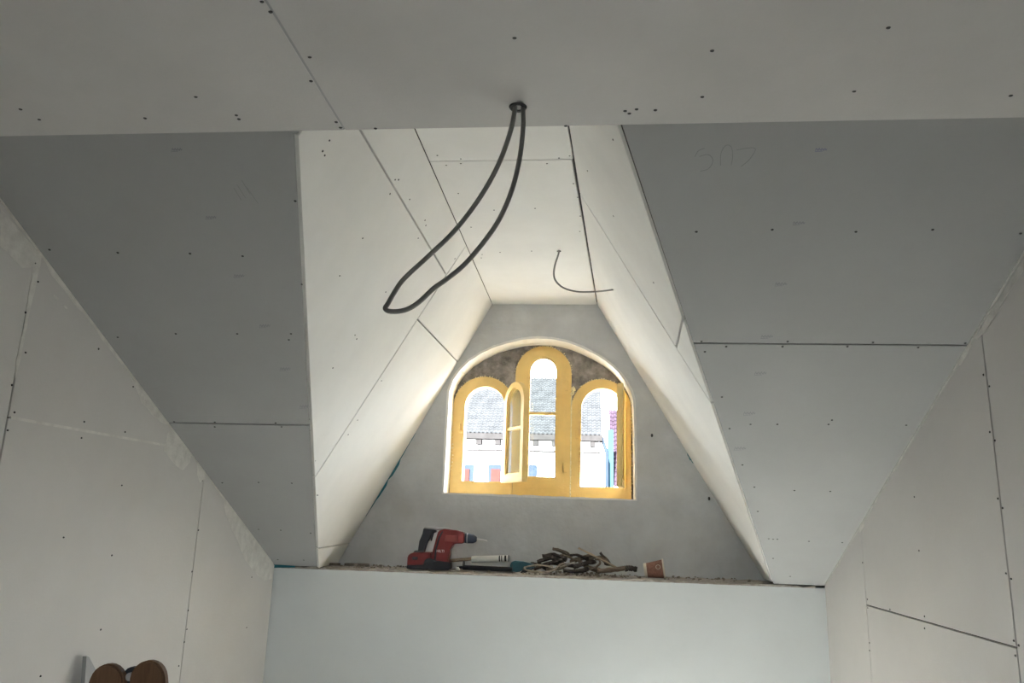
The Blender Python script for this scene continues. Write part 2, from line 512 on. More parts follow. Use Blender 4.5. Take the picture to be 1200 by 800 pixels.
# ---- knee wall and the ledge on top of it
kw = MB().box((XL - 0.2, YK, 0), (XR + 0.2, YK + 0.09, HK - 0.012)).build('wall_front', 'paint')
tag(kw, 'pale blue-white painted knee wall below the dormer ledge', 'wall', kind='structure')
def ledge():
    mb = MB()
    x0, x1 = -1.40, 1.0
    nx, ny = 90, 5
    rows = []
    for j in range(ny + 1):
        r = []
        for i in range(nx + 1):
            x = x0 + (x1 - x0) * i / nx
            y = YK - 0.003 + (YB + 0.02 - YK) * j / ny
            z = HK - 0.004 + random.uniform(-0.004, 0.004)
            if j == 0:
                y += random.uniform(-0.003, 0.006)
                z -= random.uniform(0, 0.005)
            r.append(len(mb.v))
            mb.v.append(Vector((x, y, z)))
        rows.append(r)
    for j in range(ny):
        for i in range(nx):
            mb.f.append([rows[j][i], rows[j][i + 1], rows[j + 1][i + 1], rows[j + 1][i]])
    low = []
    for i in range(nx + 1):
        p = mb.v[rows[0][i]]
        low.append(len(mb.v))
        mb.v.append(Vector((p.x, p.y, HK - 0.0125)))
    for i in range(nx):
        mb.f.append([rows[0][i], rows[0][i + 1], low[i + 1], low[i]])
    o = mb.build('trim_2', mat('ledge_mortar', (0.24, 0.21, 0.18), 0.95, 0.3, 40, 0.6, 80, second=(0.42, 0.39, 0.35)))
    tag(o, 'rough dusty mortar ledge on top of the knee wall below the window', 'ledge', kind='structure')
ledge()

# ---- dormer cheeks
CL = lambda y, z: Vector((cheek_x('cl', y, z), y, z))
CR = lambda y, z: Vector((cheek_x('cr', y, z), y, z))
def yz(k, px, py):
    p = hit(px, py, PL[k])
    return p.y, p.z
PROUD = 0.010
zf = lambda y: zs(y) - PROUD            # left cheek boards stand a little proud of the slope
cl = slab('wall_dormer_left', 'cl', [CL(YT, HC + 0.004), CL(YK + 0.02, HK), CL(YK + 0.04, HK - 0.1), CL(YB + 0.1, HK - 0.1), CL(YB + 0.1, ZD + 0.12), CL(YT - 0.1, ZD + 0.12), CL(YT - 0.1, HC + 0.02)],
          'left leaning cheek of the dormer clad with off-white plasterboard', 'wall')
ya, za = yz('cl', 523, 322)
yt_, zt_ = yz('cl', 425, 157)
ycb, _ = yz('cl', 548, 285)
sla = (za - zt_) / (ya - yt_)
ytop = YT + 0.001
zja = zt_ + sla * (ytop - yt_)
yfb = hit(377, 557, PL['slope']).y
zfb = zf(yfb)
yc_, zc_ = yz('cl', 490, 375)
tc_ = (zc_ - za) / (zfb - za)
yc_ = ya + (yfb - ya) * tc_
_, zcb = yz('cl', 535, 422)
yd = hit(378, 640, PL['slope']).y
zd = zf(yd)
_, zdb = yz('cl', 404, 637)
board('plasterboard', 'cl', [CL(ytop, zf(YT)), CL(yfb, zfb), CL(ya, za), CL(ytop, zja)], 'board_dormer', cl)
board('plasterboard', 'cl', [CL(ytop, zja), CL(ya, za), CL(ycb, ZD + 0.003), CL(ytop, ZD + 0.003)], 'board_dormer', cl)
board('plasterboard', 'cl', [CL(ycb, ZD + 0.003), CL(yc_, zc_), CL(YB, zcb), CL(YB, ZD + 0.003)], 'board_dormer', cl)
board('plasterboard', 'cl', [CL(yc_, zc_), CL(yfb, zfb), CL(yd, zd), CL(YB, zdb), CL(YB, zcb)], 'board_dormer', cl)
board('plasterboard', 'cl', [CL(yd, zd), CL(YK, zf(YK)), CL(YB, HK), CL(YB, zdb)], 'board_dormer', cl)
screws(cl, 'cl', [(386, 164.5), (378, 177), (380.5, 182), (463, 210.5), (467, 210.5), (457, 227), (480, 233.5), (498, 258), (499, 264), (490, 279),
                  (425, 279), (398, 323), (452, 342), (416, 392.5), (418, 397), (390, 431), (447, 446), (419, 492), (408, 509), (533, 303)], 0.8)
cr = slab('wall_dormer_right', 'cr', [CR(YT, HC + 0.004), CR(YK + 0.02, HK), CR(YK + 0.04, HK - 0.1), CR(YB + 0.1, HK - 0.1), CR(YB + 0.1, ZD + 0.12), CR(YT - 0.1, ZD + 0.12), CR(YT - 0.1, HC + 0.02)],
          'right leaning cheek of the dormer clad with off-white plasterboard', 'wall')
ye, _ = yz('cr', 685, 235)
zr_ = lambda y: zs(y) + 0.016          # right cheek boards end behind the slope boards
yg = hit(840, 480, PL['slope']).y
zg = zr_(yg)
yh, zh = yz('cr', 793, 403)
th_ = (zh - ZD) / (zg - ZD)
yh = ye + (yg - ye) * th_
yi = hit(806, 380, PL['slope']).y
zi = zr_(yi)
board('plasterboard', 'cr', [CR(ytop, zr_(ytop)), CR(yi, zi), CR(yh, zh), CR(ye, ZD), CR(ytop, ZD)], 'board_dormer', cr)
board('plasterboard', 'cr', [CR(yi, zi), CR(yg, zg), CR(yh, zh)], 'board_dormer', cr)
board('plasterboard', 'cr', [CR(ye, ZD), CR(yg, zg), CR(YK + 0.03, HK), CR(YB, HK), CR(YB, ZD)], 'board_dormer', cr)
screws(cr, 'cr', [(718.5, 163.5), (688.5, 200), (719, 253), (766, 331)], 0.8)

# ---- dormer ceiling
dc = slab('ceiling_dormer', 'dc', [Vector((-0.9, YT - 0.1, ZD)), Vector((0.5, YT - 0.1, ZD)), Vector((0.5, YB + 0.1, ZD)), Vector((-0.9, YB + 0.1, ZD))],
          'off-white flat ceiling of the dormer with a thin cable hanging', 'ceiling')
yj = hit(590, 188, PL['dc']).y
DXL = lambda y: cheek_x('cl', y, ZD)
DXR = lambda y: cheek_x('cr', y, ZD)
DC = lambda x, y: Vector((x, y, ZD))
board('plasterboard', 'dc', [DC(DXL(YT), YT), DC(DXR(YT), YT), DC(DXR(yj), yj), DC(DXL(yj), yj)], 'board_dormer', dc)
board('plasterboard', 'dc', [DC(DXL(yj), yj), DC(DXR(yj) - 0.004, yj), DC(DXR(YB) - 0.001, YB), DC(DXL(YB), YB)], 'board_dormer', dc)
screws(dc, 'dc', [(512.5, 182), (523, 193.5), (540, 186), (540, 191.5), (641, 191.5), (655, 185), (667.5, 182.5), (537, 226.5), (579, 246),
                  (627, 244), (672, 215), (677, 231), (680, 253), (679.5, 271), (552, 266), (565, 298), (564, 302), (586, 295.5), (623, 294)], 0.75)

# ---- dormer end wall with the arched opening
HOLE = [(518.7, 578), (520.5, 540), (522.5, 500), (525, 458), (530, 444), (538.5, 432), (549, 422), (563, 413), (579, 405.5), (596, 400.3), (612, 396.6), (629, 395),
        (647, 396), (665, 399.5), (682, 406), (698, 414), (710, 421.5), (720, 429.5), (728, 437.5), (734, 445.5), (740, 456), (743.5, 467), (744.8, 500), (745.3, 540), (745.7, 586)]
HP = [at(x, y, YB) for x, y in HOLE]
HC2 = Vector((-0.228, YB, 2.06))
def ray_poly(c, an, poly):
    d = (math.cos(an), math.sin(an))
    best = None
    for i in range(len(poly)):
        a, b = poly[i - 1], poly[i]
        ax, az, bx, bz = a.x - c.x, a.z - c.z, b.x - c.x, b.z - c.z
        den = d[0] * (bz - az) - d[1] * (bx - ax)
        if abs(den) < 1e-9:
            continue
        t = (ax * (bz - az) - az * (bx - ax)) / den
        u = (ax * d[1] - az * d[0]) / den
        if t > 0 and -1e-6 <= u <= 1 + 1e-6 and (best is None or t < best):
            best = t
    return best
ANG = sorted(set([round(2 * PI * i / 96, 5) for i in range(96)] + [round(math.atan2(p.z - HC2.z, p.x - HC2.x) % (2 * PI), 5) for p in HP]))
OUT = [Vector((-1.6, YB, 0)), Vector((1.25, YB, 0)), Vector((1.25, YB, 3.0)), Vector((-1.6, YB, 3.0))]
ANG = sorted(set(ANG + [round(math.atan2(p.z - HC2.z, p.x - HC2.x) % (2 * PI), 5) for p in OUT]))
RIN = [ray_poly(HC2, a, HP) for a in ANG]
ROUT = [ray_poly(HC2, a, OUT) for a in ANG]
def polar(r, a, y, s=1.0):
    return Vector((HC2.x + r * s * math.cos(a), y, HC2.z + r * s * math.sin(a)))
WT = 0.32
mb = MB()
k = len(ANG)
mb.v = [polar(RIN[i], ANG[i], YB) for i in range(k)] + [polar(ROUT[i], ANG[i], YB) for i in range(k)] + \
       [polar(ROUT[i], ANG[i], YB + WT) for i in range(k)] + [polar(RIN[i], ANG[i], YB + WT) for i in range(k)]
for i in range(k):
    j = (i + 1) % k
    for a in range(4):
        b = (a + 1) % 4
        mb.f.append([a * k + i, a * k + j, b * k + j, b * k + i])
ew = mb.build('wall_dormer_end', 'render')
tag(ew, 'grey cement-rendered end wall of the dormer around the arched window', 'wall', kind='structure')
# white plaster band lining the opening, slightly uneven, 6 mm proud inside the hole
mb = MB()
t_in = []
for i in range(k):
    t = 0.007 + random.uniform(-0.0008, 0.0008)
    if math.sin(ANG[i]) < -0.55:
        t = 0.004 + random.uniform(0, 0.004)
    t_in.append(t)
F0 = 0.15
rings = [(-0.0, [r + random.uniform(0.004, 0.006) for r in RIN], YB - 0.002), (0, [RIN[i] - t_in[i] for i in range(k)], YB - 0.002),
         (0, [RIN[i] - t_in[i] for i in range(k)], YB + F0), (0, [r + 0.0 for r in RIN], YB + F0)]
for _, rr, yy in rings:
    mb.v += [polar(rr[i], ANG[i], yy) for i in range(k)]
for i in range(k):
    j = (i + 1) % k
    for a in range(4):
        b = (a + 1) % 4
        mb.f.append([a * k + i, a * k + j, b * k + j, b * k + i])
mb.build('reveal_lining', 'reveal', ew)
# plug holes left in the render
for px, py in ((764, 510), (831, 584)):
    p = at(px, py, YB - 0.0005)
    o = bpy.data.objects.new('plug_hole', SCREW)
    COL.objects.link(o)
    o.parent = ew
    o.location = p
    o.rotation_euler = (PI / 2, 0, 0)
    o.scale = (1.4, 2.2, 1)
# teal sealing foil peeping out of the cheek joints
def foil_strip(pa, pb, wdt, key='end', parent=None):
    a, b = pa, pb
    n = -outward(PL[key])
    d = (b - a).normalized()
    s_ = n.cross(d)
    N = 16
    lo = [a + (b - a) * (i / N) + s_ * 0 for i in range(N + 1)]
    hi = [a + (b - a) * (i / N) + s_ * (wdt * random.uniform(0.25, 1.0) * math.sin(PI * (i + 0.6) / (N + 1.2))) for i in range(N + 1)]
    return link('sealing_foil', *prism(lo + hi[::-1], n, 0.0005, 0.002), M['foil'], parent)
foil_strip(Vector((cheek_x('cl', YB, 1.60), YB, 1.60)), Vector((cheek_x('cl', YB, 2.02), YB, 2.02)), -0.013, 'end', ew)
foil_strip(Vector((cheek_x('cr', YB, 1.90), YB, 1.90)), Vector((cheek_x('cr', YB, 1.95), YB, 1.95)), 0.012, 'end', ew)

# ---- rear slope with an unseen roof window, added for its daylight, behind the camera, and the low wall below it
def part(mbx, name, material, parent, smooth=False):
    """mesh given in world coordinates, parented without moving"""
    bpy.context.view_layer.update()
    inv = parent.matrix_world.inverted()
    mbx.v = [inv @ Vector(v) for v in mbx.v]
    return mbx.build(name, material, parent, smooth)
def back_slope_box(x0, x1, s0, s1, t0, t1):
    """box in the axes of the rear slope: s runs down it, t outwards"""
    d, n = Vector((0, -C45, -C45)), Vector((0, -C45, C45))
    o = Vector((0, YS, HC))
    v, f = [], []
    for t in (t0, t1):
        for x, s_ in ((x0, s0), (x1, s0), (x1, s1), (x0, s1)):
            v.append(o + Vector((x, 0, 0)) + d * s_ + n * t)
    return v, [[0, 1, 2, 3], [7, 6, 5, 4], [0, 4, 5, 1], [1, 5, 6, 2], [2, 6, 7, 3], [3, 7, 4, 0]]
mb = MB()
SE = (YS - YR) / C45
for x0, x1, s0, s1 in ((-1.75, RX0, -0.1, SE + 0.1), (RX1, 1.35, -0.1, SE + 0.1), (RX0, RX1, -0.1, RS0), (RX0, RX1, RS1, SE + 0.1)):
    mb.add(*back_slope_box(x0, x1, s0, s1, 0, 0.10))
tag(mb.build('ceiling_slope_back', 'board_wall'), 'rear sloping ceiling around the added roof window', 'ceiling', kind='structure')
zk = HC - (YS - YR)
tag(MB().box((-1.75, YR - 0.12, -0.1), (1.35, YR, zk + 0.05)).build('wall_back', 'board_wall'), 'low rear wall below the added roof window', 'wall', kind='structure')
w2 = empty('added_window', ((RX0 + RX1) / 2, YS, HC), 'white framed unseen roof window added in the rear sloping ceiling for daylight', 'window', kind='structure')
mb = MB()
for x0, x1, s0, s1 in ((RX0, RX0 + 0.05, RS0, RS1), (RX1 - 0.05, RX1, RS0, RS1), (RX0 + 0.05, RX1 - 0.05, RS0, RS0 + 0.05), (RX0 + 0.05, RX1 - 0.05, RS1 - 0.05, RS1)):
    mb.add(*back_slope_box(x0, x1, s0, s1, 0.03, 0.09))
part(mb, 'frame', 'white', w2)
part(MB().add(*back_slope_box(RX0 + 0.05, RX1 - 0.05, RS0 + 0.05, RS1 - 0.05, 0.055, 0.06)), 'pane', 'glass', w2)

# ================================================================= ARCHED WINDOW
YF = YB + F0                 # front face of the frames
w1 = empty('window_1', (-0.235, YF, 1.72), 'ochre painted three-light window with round-arched tops and open casements', 'window', kind='structure')
def arch(x0, x1, z0, zt, n=14):
    r = (x1 - x0) / 2
    c = (x0 + x1) / 2
    pts = [(x0, z0)]
    for i in range(n + 1):
        a = PI - PI * i / n
        pts.append((c + r * math.cos(a), zt - r + r * math.sin(a)))
    pts.append((x1, z0))
    return pts
def ring(outer, inner, y0, y1):
    k = len(outer)
    v = [(x, y0, z) for x, z in outer] + [(x, y0, z) for x, z in inner] + [(x, y1, z) for x, z in inner] + [(x, y1, z) for x, z in outer]
    f = []
    for i in range(k):
        j = (i + 1) % k
        for a in range(4):
            b = (a + 1) % 4
            f.append([a * k + i, a * k + j, b * k + j, b * k + i])
    return v, f
def xz(px, py):
    p = at(px, py, YF)
    return p.x, p.z
def light_frame(ol, orr, ot, ob, il, ir, it, ib):
    """picture columns/rows of outer and inner arch -> metres"""
    c = (ol + orr) / 2
    x0, x1 = xz(ol, 500)[0], xz(orr, 500)[0]
    zt, z0 = xz(c, ot)[1], xz(c, ob)[1]
    u0, u1 = xz(il, 500)[0], xz(ir, 500)[0]
    vt, v0 = xz((il + ir) / 2, it)[1], xz((il + ir) / 2, ib)[1]
    return (x0, x1, z0, zt), (u0, u1, v0, vt)
LF = light_frame(530, 602, 441, 577, 544, 591, 453, 564)
CF = light_frame(602.5, 669, 405.5, 580, 611, 660, 411, 570.5)
RF = light_frame(669.5, 739.5, 444, 583, 681, 731, 455, 570.5)
zb = LF[0][2] - 0.03
D0, D1 = YF, YF + 0.07
for (o_, i_) in (LF, CF, RF):
    o_ = (o_[0], o_[1], zb, o_[3])
    mb = MB().add(*ring(arch(*o_), arch(*i_), D0, D1))
    fr_ = part(mb, 'frame', 'ochre', w1)
    # raised bead round the opening
    b0 = (i_[0] - 0.008, i_[1] + 0.008, i_[2] - 0.008, i_[3] + 0.008)
    mb = MB().add(*ring(arch(*b0), arch(*i_), D0 - 0.006, D0 + 0.0))
    part(mb, 'bead', 'ochre', w1)

def sash(width, height, depth, stile, hinge, ang, name='sash', bar=True):
    """casement in its own axes: hinge line at x=0, leaf towards -x, turned by ang into the room"""
    rot = Matrix.Translation(hinge) @ Matrix.Rotation(ang, 4, 'Z')
    def tf(mbx):
        mbx.v = [rot @ Vector(v) for v in mbx.v]
        return mbx
    o_ = arch(-width, 0, 0, height)
    i_ = arch(-width + stile, -stile, stile * 1.3, height - stile)
    s_ = part(tf(MB().add(*ring(o_, i_, 0, depth))), name, 'ochre', w1)
    i2 = arch(-width + stile + 0.007, -stile - 0.007, stile * 1.3 + 0.007, height - stile - 0.007)
    part(tf(MB().add(*ring(i_, i2, depth * 0.25, depth * 0.75))), 'glazing_bead', 'ochre', s_)
    g_ = arch(-width + stile, -stile, stile * 1.3, height - stile)
    part(tf(MB().add(*prism([(x, depth * 0.48, z) for x, z in g_], Vector((0, 1, 0)), 0, 0.004))), 'pane', 'glass', s_)
    if bar:
        zb_ = height * 0.52
        part(tf(MB().box((-width + stile, depth * 0.2, zb_), (-stile, depth * 0.8, zb_ + 0.014))), 'glazing_bar', 'ochre', s_)
    return s_
# closed middle casement
(cx0, cx1, cz0, czt) = CF[1]
sash(cx1 - cx0 + 0.008, czt - cz0 + 0.008, 0.045, 0.038, Vector((cx1 + 0.004, D0 - 0.010, cz0 - 0.004)), 0)
# left casement swung far into the room
(lx0, lx1, lz0, lzt) = LF[1]
ls = sash(lx1 - lx0 + 0.012, lzt - lz0 + 0.012, 0.028, 0.030, Vector((lx1 + 0.022, D0 - 0.012, lz0 - 0.006)), math.radians(122))
# right casement, seen edge-on
(rx0, rx1, rz0, rzt) = RF[1]
rs = sash(rx1 - rx0 + 0.012, rzt - rz0 + 0.012, 0.026, 0.030, Vector((rx1 + 0.004, D0 - 0.012, rz0 - 0.006)), math.radians(84))
# hinges on the middle frame, little catches on the side frames
def box_part(name, px, py, wpx, hpx, y0, y1, material):
    a, b = xz(px - wpx / 2, py + hpx / 2), xz(px + wpx / 2, py - hpx / 2)
    o = part(MB().box((a[0], y0, a[1]), (b[0], y1, b[1])), name, material, w1)
    bevel(o, 0.001, 1)
    return o
for (px, py) in ((663, 452), (661.5, 548)):
    box_part('hinge', px, py, 6, 11, D0 - 0.010, D0 + 0.002, 'ochre')
for (px, py) in ((539, 501), (675.5, 508)):
    box_part('catch', px, py, 2.4, 9, D0 - 0.016, D0 + 0.002, 'ochre')
    box_part('catch_knob', px + 1, py + 5, 4, 2.4, D0 - 0.018, D0 - 0.002, 'ochre')
# seam between middle and right frame, filled with foam
mb = MB()
xs = (CF[0][1] + RF[0][0]) / 2
for i in range(26):
    z = zb + 0.02 + i * 0.02
    mb.box((xs - 0.003 + random.uniform(-.001, .001), D0 - 0.002, z), (xs + 0.003 + random.uniform(-.001, .001), D0 + 0.03, z + 0.021))
part(mb, 'foam_seam', 'foam', w1)
# masonry filling the spandrels between frames and arch: polar fan cut by the three arches
def spandrel():
    mbx = MB()
    N = 60
    x0, x1 = LF[0][0] - 0.02, RF[0][1] + 0.02
    def top(x):
        best = None
        for i in range(len(HP) - 1):
            a, b = HP[i], HP[i + 1]
            if min(a.x, b.x) <= x <= max(a.x, b.x) and abs(b.x - a.x) > 1e-6:
                z = a.z + (b.z - a.z) * (x - a.x) / (b.x - a.x)
                best = z if best is None else max(best, z)
        return (best or 2.2) + 0.01
    def bot(x):
        z = zb
        for o_, _ in (LF, CF, RF):
            a, b, c, d = o_
            if a <= x <= b:
                r = (b - a) / 2
                z = max(z, d - r + math.sqrt(max(0, r * r - (x - (a + b) / 2) ** 2)))
        return z - 0.004
    prev = None
    yb_ = D0 + 0.012
    for i in range(N * 3 + 1):
        x = x0 + (x1 - x0) * i / (N * 3)
        zt, z0 = top(x), bot(x)
        zt = max(zt, z0 + 0.002)
        cols = []
        for j in range(5):
            z = z0 + (zt - z0) * j / 4
            cols.append(len(mbx.v))
            mbx.v.append(Vector((x, yb_ + 0.005 * math.sin(31 * x) * math.cos(47 * z), z)))
        for z in (zt, z0):
            cols.append(len(mbx.v))
            mbx.v.append(Vector((x, yb_ + 0.09, z)))
        if prev:
            q = len(cols)
            for j in range(q):
                a, b = j, (j + 1) % q
                mbx.f.append([prev[a], cols[a], cols[b], prev[b]])
        else:
            mbx.f.append(cols[:])
        prev = cols
    mbx.f.append(prev[::-1])
    return mbx
part(spandrel(), 'masonry_infill', 'masonry', w1)
# foam blobs along the outer arches
def blob(p, r):
    bm = bmesh.new()
    bmesh.ops.create_icosphere(bm, subdivisions=1, radius=r)
    for v in bm.verts:
        v.co *= random.uniform(0.7, 1.2)
        v.co += Vector(p)
    vs_, fs_ = [v.co.copy() for v in bm.verts], [[v.index for v in f.verts] for f in bm.faces]
    bm.free()
    return vs_, fs_
mb = MB()
for (o_, _), rng in ((LF, (0.25, 0.92)), (CF, (0.3, 1.0)), (RF, (0.3, 1.0))):
    a, b, c, d = o_
    pts = arch(a - 0.002, b + 0.002, d - 0.22 if o_ is not CF[0] else d - 0.13, d + 0.002, 40)
    for i, (x, z) in enumerate(pts):
        if random.random() < 0.75 and d - z < 0.25:
            mb.add(*blob((x + random.uniform(-.003, .003), D0 + 0.002, z + random.uniform(-.003, .003)), random.uniform(0.0015, 0.0045)))
for i in range(26):
    x, z = xz(random.uniform(739, 743), 470 + i * 4.2)
    mb.add(*blob((x, D0 - 0.004, z), random.uniform(0.002, 0.0045)))
for i in range(20):
    x, z = xz(random.uniform(528, 531), 470 + i * 4.2)
    mb.add(*blob((x, D0 - 0.002, z), random.uniform(0.002, 0.005)))
x, z = xz(672, 456)
mb.add(*blob((x, D0 - 0.002, z), 0.016))
mb.add(*blob((x - 0.006, D0 - 0.002, z - 0.022), 0.012))
o = part(mb, 'mounting_foam', 'foam', w1)
o['kind'] = 'stuff'

# ================================================================= HANGING CABLES
hole = hit(607, 125, PL['ceiling'])
YH = hole.y
loop_px = [(603, 131), (597, 158), (583, 195), (562, 232), (533, 270), (502, 300), (474, 326), (463, 341), (455, 355), (451.5, 361), (456, 364.5), (468, 364.5), (480, 361), (492, 353),
           (508, 338), (522, 328), (543, 311), (565, 286), (585, 257), (600, 222), (609, 185), (613, 150), (613, 131)]
pts = [at(x, y, YH) for x, y in loop_px]
pts = [hole + Vector((-0.006, 0, 0.02))] + pts + [hole + Vector((0.010, 0, 0.02))]
cb = empty('cable_loop', hole, 'thick dark grey cable hanging in a long loop from the flat ceiling', 'cable')
part(MB().tube(spline(pts, 6), 0.0050, 10), 'cable', 'conduit', cb, True)
mb = MB()
n = 20
ro, ri = 0.019, 0.012
for r_, z_ in ((ro, HC - 0.0005), (ro - 0.002, HC - 0.004), (ri, HC - 0.004), (ri, HC + 0.012)):
    mb.v += [Vector((hole.x + r_ * math.cos(2 * PI * i / n), hole.y + r_ * math.sin(2 * PI * i / n), z_)) for i in range(n)]
for a in range(3):
    for i in range(n):
        j = (i + 1) % n
        mb.f.append([a * n + i, a * n + j, (a + 1) * n + j, (a + 1) * n + i])
mb.f.append([3 * n + i for i in range(n)])
part(mb, 'grommet', 'dark', cb)
h2 = hit(655, 294, PL['dc'])
pts = [h2 + Vector((0, 0, 0.01))] + [at(x, y, h2.y - 0.02) for x, y in [(654.5, 297), (650.5, 310), (649, 322), (652, 330), (660, 337), (672, 341), (686, 342.2), (705, 341), (727, 338)]]
c2 = empty('cable_end', h2, 'thin grey cable end curling down from the dormer ceiling', 'cable')
part(MB().tube(spline(pts, 6), 0.0037, 8), 'cable', 'conduit', c2, True)
part(MB().tube([h2 + Vector((0, 0, -0.002)), h2 + Vector((0, 0, 0.004))], [0.009, 0.009], 12), 'cable_hole', 'dark', c2)

# ================================================================= MARKS AND FILLER
def stamp(surface, key, cx, cy, material, k=1.0):
    ln = []
    for s_ in range(4):
        x0 = cx - 7 * k + s_ * 3.6 * k
        ln.append([(x0, cy + 1.6), (x0 + 1.4 * k, cy - 1.6), (x0 + 2.4 * k, cy + 1.0), (x0 + 3.6 * k, cy - 0.8)])
    ln.append([(cx - 7.5 * k, cy + 2.4), (cx + 2 * k, cy + 2.0)])
    stroke('ink_stamp', key, ln, 0.0010, material, owner(surface, hit(cx, cy, PL[key])))
for q in ((207, 175), (247, 254.5), (280, 323), (310, 381.5), (334, 432), (357, 476)):
    stamp(sl, 'slope', *q, 'ink', 0.85)
for i, q in enumerate(((962, 175), (936, 261), (915, 332.5), (898.5, 394), (891, 437), (878, 484), (867, 525))):
    stamp(sr, 'slope', *q, 'inkblue' if i == 0 else 'ink', 0.95)
Z3 = lambda pts_: [(720 + x / 3.075, 140 + y / 3.075) for x, y in pts_]
stroke('pencil_number', 'slope', [Z3([(325, 103), (302, 113), (290, 134)]), Z3([(306, 133), (338, 126), (355, 147), (340, 176), (310, 186)]),
                                  Z3([(382, 166), (384, 122), (400, 94), (420, 97), (426, 130), (421, 164)]), Z3([(440, 110), (475, 103), (508, 105), (487, 143), (455, 170)])],
       0.0014, 'pencil', owner(sr, hit(850, 185, PL['slope'])))
Z1 = lambda pts_: [(x / 3, 140 + y / 3) for x, y in pts_]
stroke('pencil_mark', 'slope', [Z1([(822, 240), (850, 285)]), Z1([(833, 228), (864, 276)]), Z1([(850, 213), (880, 262)]), Z1([(868, 238), (907, 294)])],
       0.0012, 'pencil', owner(sl, hit(290, 225, PL['slope'])))

# filler smears on the left wall
smear('wl', [(0, 242), (20, 268), (42, 293), (47, 300), (40, 312), (26, 314), (12, 300), (0, 288)], wl)
smear('wl', [(42, 296), (49, 298), (43, 330), (35, 362), (29, 392), (24, 420), (17, 445), (19, 420), (27, 385), (34, 340), (38, 318)], wl, 1.0)
smear('wl', [(52, 304), (70, 328), (86, 350), (100, 366), (101, 369), (92, 362), (74, 338), (60, 322)], wl, 1.0)
smear('wl', [(112, 383), (122, 394), (146, 425), (143, 427), (118, 396)], wl, 0.6)
smear('wl', [(152, 440), (168, 458), (184, 478), (199, 496), (194, 497), (178, 486), (166, 472), (160, 456)], wl, 2)
smear('wl', [(203, 500), (214, 512), (226, 528), (222, 542), (214, 551), (206, 545), (192, 528), (196, 508)], wl, 1.2)
smear('wl', [(231, 538), (240, 552), (240, 561), (234, 565), (231, 556)], wl, 0.8)
smear('wl', [(262, 580), (280, 606), (300, 633), (319, 660), (319, 678), (308, 680), (296, 668), (284, 648), (272, 622), (264, 600)], wl, 2.2)
smear('wl', [(63, 345), (69, 350), (67, 352), (62, 347)], wl, 0.5)
smear('wl', [(75, 357), (79, 361), (78, 362), (74, 359)], wl, 0.5)
smear('wr', [(1199, 305), (1180, 336), (1160, 368), (1148, 388), (1142, 396), (1146, 398), (1156, 388), (1172, 360), (1184, 340), (1199, 318)], wr, 1.2)
smear('wr', [(1134, 404), (1126, 417), (1122, 427), (1126, 428), (1133, 416), (1139, 404)], wr, 1)
smear('wr', [(1012, 610), (1008, 617), (1004, 622), (1008, 624), (1013, 616)], wr, 0.6)
# paper tape in the horizontal joint of the left wall and along the wall top
pa, pb = WL(J1 + 0.01, HL), WL(YHL - 0.05, HL)
n = -outward(PL['wl'])
link('joint_tape', *prism([pa - Vector((0, 0, .0038)), pa + Vector((0, 0, .0038)), pb + Vector((0, 0, .0038)), pb - Vector((0, 0, .0038))], n, -0.003, 0.0006), M['filler'], wl)
link('joint_tape', *prism([CE(XJ - 0.004, YS), CE(XJ + 0.004, YS), CE(XJ + 0.004, YT - 0.004), CE(XJ - 0.004, YT - 0.004)], Vector((0, 0, 1)), 0.0010, 0.004), M['board_slope'], ce)
# narrow filler fillets where slope and side walls meet
for key, X, parent, y0, y1 in (('wl', WL, wl, 1.54, 3.58), ('wr', WR, wr, 1.54, 3.58)):
    n = -outward(PL[key])
    pts, lo = [], []
    N = 30
    for i in range(N + 1):
        y = y0 + (y1 - y0) * i / N
        pts.append(X(y, zs(y) - 0.001))
        lo.append(X(y, zs(y) - 0.003 - random.uniform(0.002, 0.007)))
    link('filler_fillet', *prism(pts + lo[::-1], n, 0.0002, 0.002), M['filler'], parent)
# teal foil above the knee wall's left corner
p0, p1 = at(321, 662, YK), at(346, 663, YK)
mb = MB().add(*prism([p0 + Vector((0, 0, 0.004)), p1 + Vector((0, 0, 0.001)), p1 + Vector((0, 0, -0.006)), p0 + Vector((0, 0, -0.012))], Vector((0, -1, 0)), 0.001, 0.003))
mb.build('sealing_foil', 'foil', kw)

# ================================================================= THINGS ON THE LEDGE
LZ = HK + 0.001
def profile(name, pts, y0, y1, material, parent, bev=0.004, seg=2, smooth=False):
    """side profile in x,z extruded in depth, local coordinates"""
    v, f = prism([(x, 0, z) for x, z in pts], Vector((0, 1, 0)), y0, y1)
    o = link(name, v, f, material, parent, smooth)
    if bev:
        bevel(o, bev, seg)
    return o
dr_at = at(478.4, 664, 3.70)
drill = empty('rotary_hammer', (dr_at.x, 3.70, LZ), 'red and black cordless rotary hammer drill standing on the window ledge', 'drill', rz=math.radians(2))
drill.scale = (0.945, 1, 1)
K = 2880.0 * 0.985
P = lambda *q: [((x - 100) / K, (657 - y) / K) for x, y in q]
bat = profile('battery', P((100, 655), (100, 500), (125, 470), (190, 445), (430, 440), (440, 520), (700, 540), (705, 640), (690, 655)), -0.036, 0.036, 'red', drill, 0.008, 3)
profile('battery_shoe', P((96, 657), (96, 610), (330, 600), (350, 530), (420, 510), (500, 540), (700, 556), (710, 645), (695, 657)), -0.040, 0.040, 'black', drill, 0.006, 2)
profile('latch', P((165, 540), (170, 500), (250, 500), (245, 545)), -0.0375, 0.0375, 'black', bat, 0.002, 1)
profile('latch', P((170, 452), (190, 425), (320, 425), (320, 452)), -0.025, 0.025, 'black', bat, 0.003, 1)
